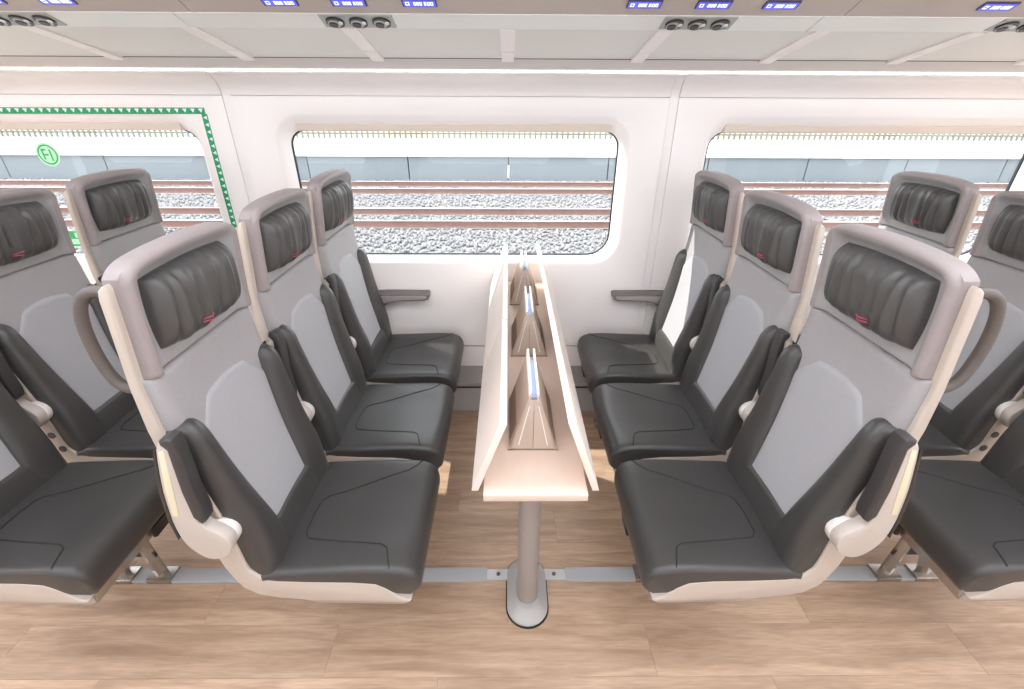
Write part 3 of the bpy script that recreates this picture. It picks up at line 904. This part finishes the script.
    def pF(u, v):
        v2 = v * 2 - 1
        y = PHW * u * math.sqrt(1 - 0.10 * v2 * v2)
        z = PZ + PHH * v2 * math.sqrt(1 - 0.16 * u * u)
        b = (max(0, 1 - abs(u) ** 5) ** 0.5) * (max(0, 1 - abs(v2) ** 4) ** 0.5)
        fold = 0.0
        for kk, (fy, fw, fa, sl) in enumerate(((-0.112, 0.010, 0.008, 0.10), (-0.078, 0.009, 0.009, -0.06), (-0.045, 0.009, 0.010, 0.08), (-0.008, 0.010, 0.009, -0.04), (0.032, 0.009, 0.010, 0.10), (0.070, 0.010, 0.007, 0.02))):
            dy = y - (fy + sl * (z - PZ)); fold += fa * math.exp(-(dy / fw) ** 2)
        fold += 0.0025 * math.sin(y * 210 + 8 * (z - PZ))
        q = 0.806 - 0.012 * sstep(1.07, 1.33, z) + 0.022 - b * 0.058 + 1.4 * fold * b
        return (q, y, z)
    def pB(u, v):
        p = pF(u, v); return (0.806 - 0.012 * sstep(1.07, 1.33, p[2]) + 0.026, p[1], p[2])
    lg = []
    def pl_pt(y, z):
        u = y / (PHW * 0.99); v2 = (z - PZ) / (PHH * 0.98)
        p = pF(u, (v2 + 1) / 2); return (sd * (p[0] - 0.0015 - Q0), y, z)
    V, Fc = [], []
    for path in ([(-0.056, 1.138), (-0.051, 1.145), (-0.045, 1.141), (-0.035, 1.144), (-0.026, 1.142), (-0.016, 1.144)], [(-0.052, 1.134), (-0.040, 1.135), (-0.030, 1.133), (-0.022, 1.135)]):
        v_, f_ = tube_data(spline([pl_pt(a, b) for a, b in path], 3), 0.0019, 5)
        o = len(V); V += v_; Fc += [tuple(i + o for i in f) for f in f_]
    P.append(('pillow', slab('pillow', pF, pB, edge_s(61), edge01(19), sd, 'pillow_leather', angle=80), [('embroidered_logo', mesh('embroidered_logo', V, Fc, 'logo'))]))
    # seat cushion with seams
    us = edge_s(31); vs = lin_t(34)
    cu = slab('cushion', cush, cush_b, us, vs, sd, 'leather')
    V, Fc = [], []
    for path in ([(0.370, 0.212), (0.385, 0.185), (0.41, 0.160), (0.53, 0.105), (0.645, 0.052), (0.660, 0.035), (0.666, -0.02), (0.664, -0.09), (0.650, -0.110), (0.54, -0.124), (0.43, -0.136), (0.412, -0.148), (0.392, -0.212)],):
        pp = []
        for a, b in zip(path[:-1], path[1:]):
            for k in range(5): pp.append((a[0] + (b[0] - a[0]) * k / 5, a[1] + (b[1] - a[1]) * k / 5))
        pp.append(path[-1])
        pts = []
        for q, yy in pp:
            c = cush_at(q, yy); pts.append((sd * (q - Q0), yy, c[2] + 0.0003))
        v_, f_ = tube_data(pts, 0.0022, 5)
        o = len(V); V += v_; Fc += [tuple(i + o for i in f) for f in f_]
    P.append(('cushion', cu, [('seam', mesh('seam', V, Fc, 'seam'))]))
    # front bar and lever under the cushion nose
    P.append(('front_bar', pri('front_bar', [(0.345, 0.345), (0.336, 0.345), (0.350, 0.300), (0.360, 0.300)], -0.195, 0.205, 'frame_metal', 0.002),
              [('release_lever', pri('release_lever', [(0.338, 0.352), (0.322, 0.352), (0.330, 0.302), (0.345, 0.298)], 0.03, 0.10, 'black_plastic', 0.004))]))
    # folded-up armrest on the aisle-ward side
    y0, y1 = -0.268, -0.234
    AR = lambda L: [(q + 0.032 - 0.032 * (z - 0.65) / 0.35, 0.634 + (z - 0.672) * 0.965) for q, z in L]
    body = [(0.803, 1.000), (0.818, 0.985), (0.834, 0.86), (0.836, 0.76), (0.826, 0.69), (0.805, 0.648), (0.775, 0.622), (0.742, 0.626), (0.718, 0.652), (0.716, 0.688), (0.738, 0.716), (0.768, 0.742), (0.780, 0.79), (0.788, 0.90), (0.790, 1.000)]
    body = [(p.x, p.z) for p in spline([(a, 0, b) for a, b in body], 3)]
    ab = pri('armrest_body', AR(body), y0, y1, 'arm_body', 0.004)
    pad = [(0.766, 0.752), (0.784, 0.775), (0.792, 0.86), (0.794, 0.985), (0.806, 1.000), (0.806, 1.010), (0.790, 1.018), (0.778, 1.012), (0.772, 0.985), (0.765, 0.86), (0.755, 0.785), (0.757, 0.760)]
    strip = [(0.800, 0.985), (0.813, 0.980), (0.826, 0.86), (0.829, 0.78), (0.814, 0.78), (0.808, 0.86)]
    hubp = [(0.758 + 0.044 * math.cos(k * math.pi / 10), 0.672 + 0.044 * math.sin(k * math.pi / 10)) for k in range(20)]
    edge = [(0.820, 0.985), (0.826, 0.98), (0.842, 0.86), (0.844, 0.76), (0.836, 0.695), (0.832, 0.70), (0.835, 0.76), (0.833, 0.86)]
    P.append(('armrest', ab, [('pad', pri('pad', AR(pad), y0 - 0.003, y1 + 0.003, 'arm_pad', 0.007, 3)),
                              ('inlay_strip', pri('inlay_strip', AR(strip), y0 - 0.0015, y0 + 0.004, 'arm_cream', 0.001)),
                              ('edge_trim', pri('edge_trim', AR(edge), y0 - 0.001, y1 + 0.001, 'frame_dark', 0.001)),
                              ('pivot_hub', pri('pivot_hub', AR(hubp), y1 - 0.004, -0.212, 'hub', 0.004))]))
    if aisle:
        yy = -0.195
        path = spline([M(0.835, 1.268, yy), M(0.872, 1.268, yy), M(0.900, 1.248, yy), M(0.916, 1.205, yy), M(0.920, 1.145, yy), M(0.912, 1.085, yy), M(0.893, 1.052, yy), M(0.850, 1.040, yy)], 5)
        v_, f_ = tube_data(path, 0.0120, 12, True, 1.0)
        P.append(('grab_handle', mesh('grab_handle', v_, f_, 'handle', angle=50), []))
    return P
def edge01(n): return [(math.sin(math.pi / 2 * (-1 + 2 * i / (n - 1))) + 1) / 2 for i in range(n)]

SETS = {}
def place_seat(sd, row, i, label):
    key = (sd, i == 0)
    if key not in SETS: SETS[key] = build_seat(sd, i == 0)
    t = empty('train_seat', (XC + sd * (Q0 + ROWP * row), YC + SPACE * i, 0))
    tag(t, label, 'seat', 'grey and charcoal train seats')
    for nm, me, subs in SETS[key]:
        p = link(nm, me, t)
        for sn, sm in subs: link(sn, sm, p)
    return t
posn = ['aisle seat', 'middle seat', 'window seat']
for sd, side in ((-1, 'back to the green-bordered window'), (1, 'back away from the green-bordered window')):
    for row_, rw in ((0, 'facing the table'), (1, 'in the second row')):
        for i in range(3):
            extra = ', grab handle behind its headrest' if i == 0 and row_ == 0 else ''
            place_seat(sd, row_, i, 'grey train %s %s, %s' % (posn[i], rw, side))

# wall armrests beside the window seats
for sd, s1 in ((-1, 'by the window seat turned away from the green-bordered window'), (1, 'by the window seat facing the green-bordered window')):
    for row_ in (0,):
        t = empty('wall_armrest', (XC + sd * 0.638, WY, 0.634)); tag(t, 'grey armrest on the wall ' + s1, 'armrest', 'armrests on the window wall')
        q0 = 0.62
        oc = [(0.478, 0.692), (0.470, 0.684), (0.474, 0.664), (0.500, 0.655), (0.64, 0.652), (0.69, 0.640), (0.76, 0.60), (0.80, 0.60), (0.80, 0.69), (0.70, 0.694)]
        fn = lambda a, b, c: (sd * (a - q0), c, b - 0.64)
        bm = bmesh.new(); prism_bm(bm, oc, -0.075, 0.0, fn, 0.004); bd = link('armrest_body', bm_mesh('armrest_body', bm, 'wall_arm_dark'), t)
        ic = [(0.486, 0.684), (0.484, 0.672), (0.505, 0.663), (0.64, 0.660), (0.70, 0.648), (0.74, 0.630), (0.78, 0.63), (0.78, 0.684)]
        bm = bmesh.new(); prism_bm(bm, ic, -0.077, -0.07, fn, 0.001); link('side_inlay', bm_mesh('side_inlay', bm, 'wall_arm_grey'), bd)

# bench underframes
def underframe(sd, row_, label):
    t = empty('bench_underframe', (XC + sd * (Q0 + ROWP * row_), 1.128, 0)); tag(t, label, 'underframe', 'underframes carrying the seat benches')
    M = lambda q, z, y: (sd * (q - Q0), y, z)
    for q in (0.45, 0.62):
        bm = bmesh.new(); prism_bm(bm, [(q - 0.022, 0.252), (q + 0.022, 0.252), (q + 0.022, 0.288), (q - 0.022, 0.288)], -0.26, 1.02, M, 0.004)
        link('cross_beam', bm_mesh('cross_beam', bm, 'frame_metal'), t)
    for yy in (0.0, 0.92):
        for q0, q1, q2 in ((0.455, 0.47, 0.48), (0.60, 0.56, 0.52)):
            path = [M(q0, 0.016, yy), M(q0 + (q1 - q0) * 0.35, 0.075, yy), M(q1, 0.17, yy), M(q2, 0.268, yy)]
            v_, f_ = tube_data(spline(path, 5), 0.017, 8, True, 1.3)
            lg = link('leg', mesh('leg', v_, f_, 'frame_metal'), t)
            bm = bmesh.new(); prism_bm(bm, [(q0 - 0.045, 0.0), (q0 + 0.045, 0.0), (q0 + 0.045, 0.022), (q0 - 0.045, 0.022)], yy - 0.032, yy + 0.032, M, 0.004)
            link('foot', bm_mesh('foot', bm, 'frame_metal'), lg)
        bm = bmesh.new(); prism_bm(bm, [(0.44, 0.12), (0.64, 0.12), (0.60, 0.19), (0.46, 0.19)], yy - 0.006, yy + 0.006, M, 0.002)
        link('brace', bm_mesh('brace', bm, 'frame_dark'), t)
for sd, side in ((-1, 'on the green-bordered window side of the table'), (1, 'on the side away from the green-bordered window')):
    for r_, rw in ((0, 'table seats'), (1, 'second row of seats')):
        underframe(sd, r_, 'metal legs under the %s %s' % (rw, side))

# ================================================================== OUTSIDE
GZ = -1.28      # ballast level; rail heads at -1.10
rng = np.random.default_rng(5)
gb = mesh('ground', [(-60, 2.9, GZ - 0.03), (60, 2.9, GZ - 0.03), (60, 20.2, GZ - 0.03), (-60, 20.2, GZ - 0.03)], [(0, 1, 2, 3)], 'ballast_base', smooth=False)
tag(link('ground_ballast', gb), kind='structure')
# ballast stones: one joined body
n = 44000
ys = 7.2 + (19.3 - 7.2) * rng.random(n)
for ry in (11.615, 13.085, 16.265, 17.735):
    near = np.abs(ys - ry) < 0.17
    ys[near] = ry + np.where(ys[near] < ry, -1, 1) * (0.17 + 0.6 * rng.random(near.sum()))
xs = (rng.random(n) * 2 - 1) * (1.28 * ys + 2)
sz = 0.024 + 0.036 * rng.random(n)
dirs = np.array([(1, 0, 0), (0, 1, 0), (-1, 0, 0), (0, -1, 0), (0, 0, 1), (0, 0, -1)], float)
jit = 0.65 + 0.7 * rng.random((n, 6, 1))
ang = rng.random(n) * 6.28
rot = np.zeros((n, 3, 3)); rot[:, 0, 0] = np.cos(ang); rot[:, 0, 1] = -np.sin(ang); rot[:, 1, 0] = np.sin(ang); rot[:, 1, 1] = np.cos(ang); rot[:, 2, 2] = 1
V = np.einsum('nij,nkj->nki', rot, dirs[None] * jit * sz[:, None, None])
tl = rng.normal(0, 0.35, (n, 1, 1)); V[:, :, 2:3] += V[:, :, 0:1] * tl
V += np.stack([xs, ys, np.full(n, GZ)], 1)[:, None, :]
V = V.reshape(-1, 3)
fb = np.array([(0, 1, 4), (1, 2, 4), (2, 3, 4), (3, 0, 4), (1, 0, 5), (2, 1, 5), (3, 2, 5), (0, 3, 5)])
FB = (fb[None] + (np.arange(n) * 6)[:, None, None]).reshape(-1, 3)
me = bpy.data.meshes.new('ballast_stones')
me.vertices.add(len(V)); me.vertices.foreach_set('co', V.astype(np.float32).ravel())
me.loops.add(FB.size); me.loops.foreach_set('vertex_index', FB.astype(np.int32).ravel())
me.polygons.add(len(FB)); me.polygons.foreach_set('loop_start', np.arange(0, FB.size, 3, dtype=np.int32)); me.polygons.foreach_set('loop_total', np.full(len(FB), 3, dtype=np.int32))
me.update(calc_edges=True); me.validate()
me.materials.append(MATS['ballast'])
tag(link('ballast_stones', me), 'pale grey ballast stones around the tracks outside', 'ballast', kind='stuff')

RP = [(-0.07, 0.0), (0.07, 0.0), (0.07, 0.012), (0.012, 0.03), (0.010, 0.115), (0.034, 0.125), (0.034, 0.160), (-0.034, 0.160), (-0.034, 0.125), (-0.010, 0.115), (-0.012, 0.03), (-0.07, 0.012)]
def track(yc, label):
    for s, w in ((-1, 'nearer the train'), (1, 'farther from the train')):
        t = empty('rail', (0, yc + s * 0.735, -1.262)); tag(t, 'rusty steel rail %s, %s' % (label, w), 'rail', 'track rails outside')
        bm = bmesh.new(); prism_bm(bm, RP, -45, 45, lambda a, b, c: (c, a, b)); link('rail_web', bm_mesh('rail_web', bm, 'rail_rust', smooth=False), t)
        bm = bmesh.new(); box_bm(bm, (-45, -0.033, 0.160), (45, 0.033, 0.164)); link('rail_head', bm_mesh('rail_head', bm, 'rail_top', smooth=False), t)
track(12.35, 'of the near track')
track(17.0, 'of the track beside the platform')

# platform
pf = empty('station_platform', (0, 19.6, -1.3)); tag(pf, 'long concrete station platform beyond the tracks', 'platform')
x = -40.0; k = 0
while x < 40:
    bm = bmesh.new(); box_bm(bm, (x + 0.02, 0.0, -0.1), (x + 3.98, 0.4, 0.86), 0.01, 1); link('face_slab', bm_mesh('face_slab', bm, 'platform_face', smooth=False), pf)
    bm = bmesh.new(); box_bm(bm, (x + 0.01, -0.12, 0.86), (x + 3.99, 0.6, 0.94), 0.01, 1); link('edge_slab', bm_mesh('edge_slab', bm, 'platform_edge', smooth=False), pf)
    x += 4
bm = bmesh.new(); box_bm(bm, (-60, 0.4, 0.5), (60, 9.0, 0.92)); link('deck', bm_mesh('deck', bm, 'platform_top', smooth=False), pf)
# fence
fy = 28.0
fn_ = empty('platform_fence', (0, fy, -0.375)); tag(fn_, 'low slatted fence at the back of the far platform', 'fence')
bm = bmesh.new(); box_bm(bm, (-0.05, -0.03, 0), (0.05, 0.03, 1.15)); slm = bm_mesh('slat', bm, 'fence_paint', smooth=False)
for k in range(-115, 116): link('slat', slm, fn_, (k * 0.30, 0, 0.0))
for z in (0.2, 1.0):
    bm = bmesh.new(); box_bm(bm, (-36, 0.03, z), (36, 0.07, z + 0.08)); link('fence_rail', bm_mesh('fence_rail', bm, 'fence_paint', smooth=False), fn_)
ge = mesh('ground_far', [(-150, 28.6, -0.5), (150, 28.6, -0.5), (150, 150, -0.2), (-150, 150, -0.2)], [(0, 1, 2, 3)], 'grass', smooth=False)
tag(link('ground_far', ge), kind='structure')
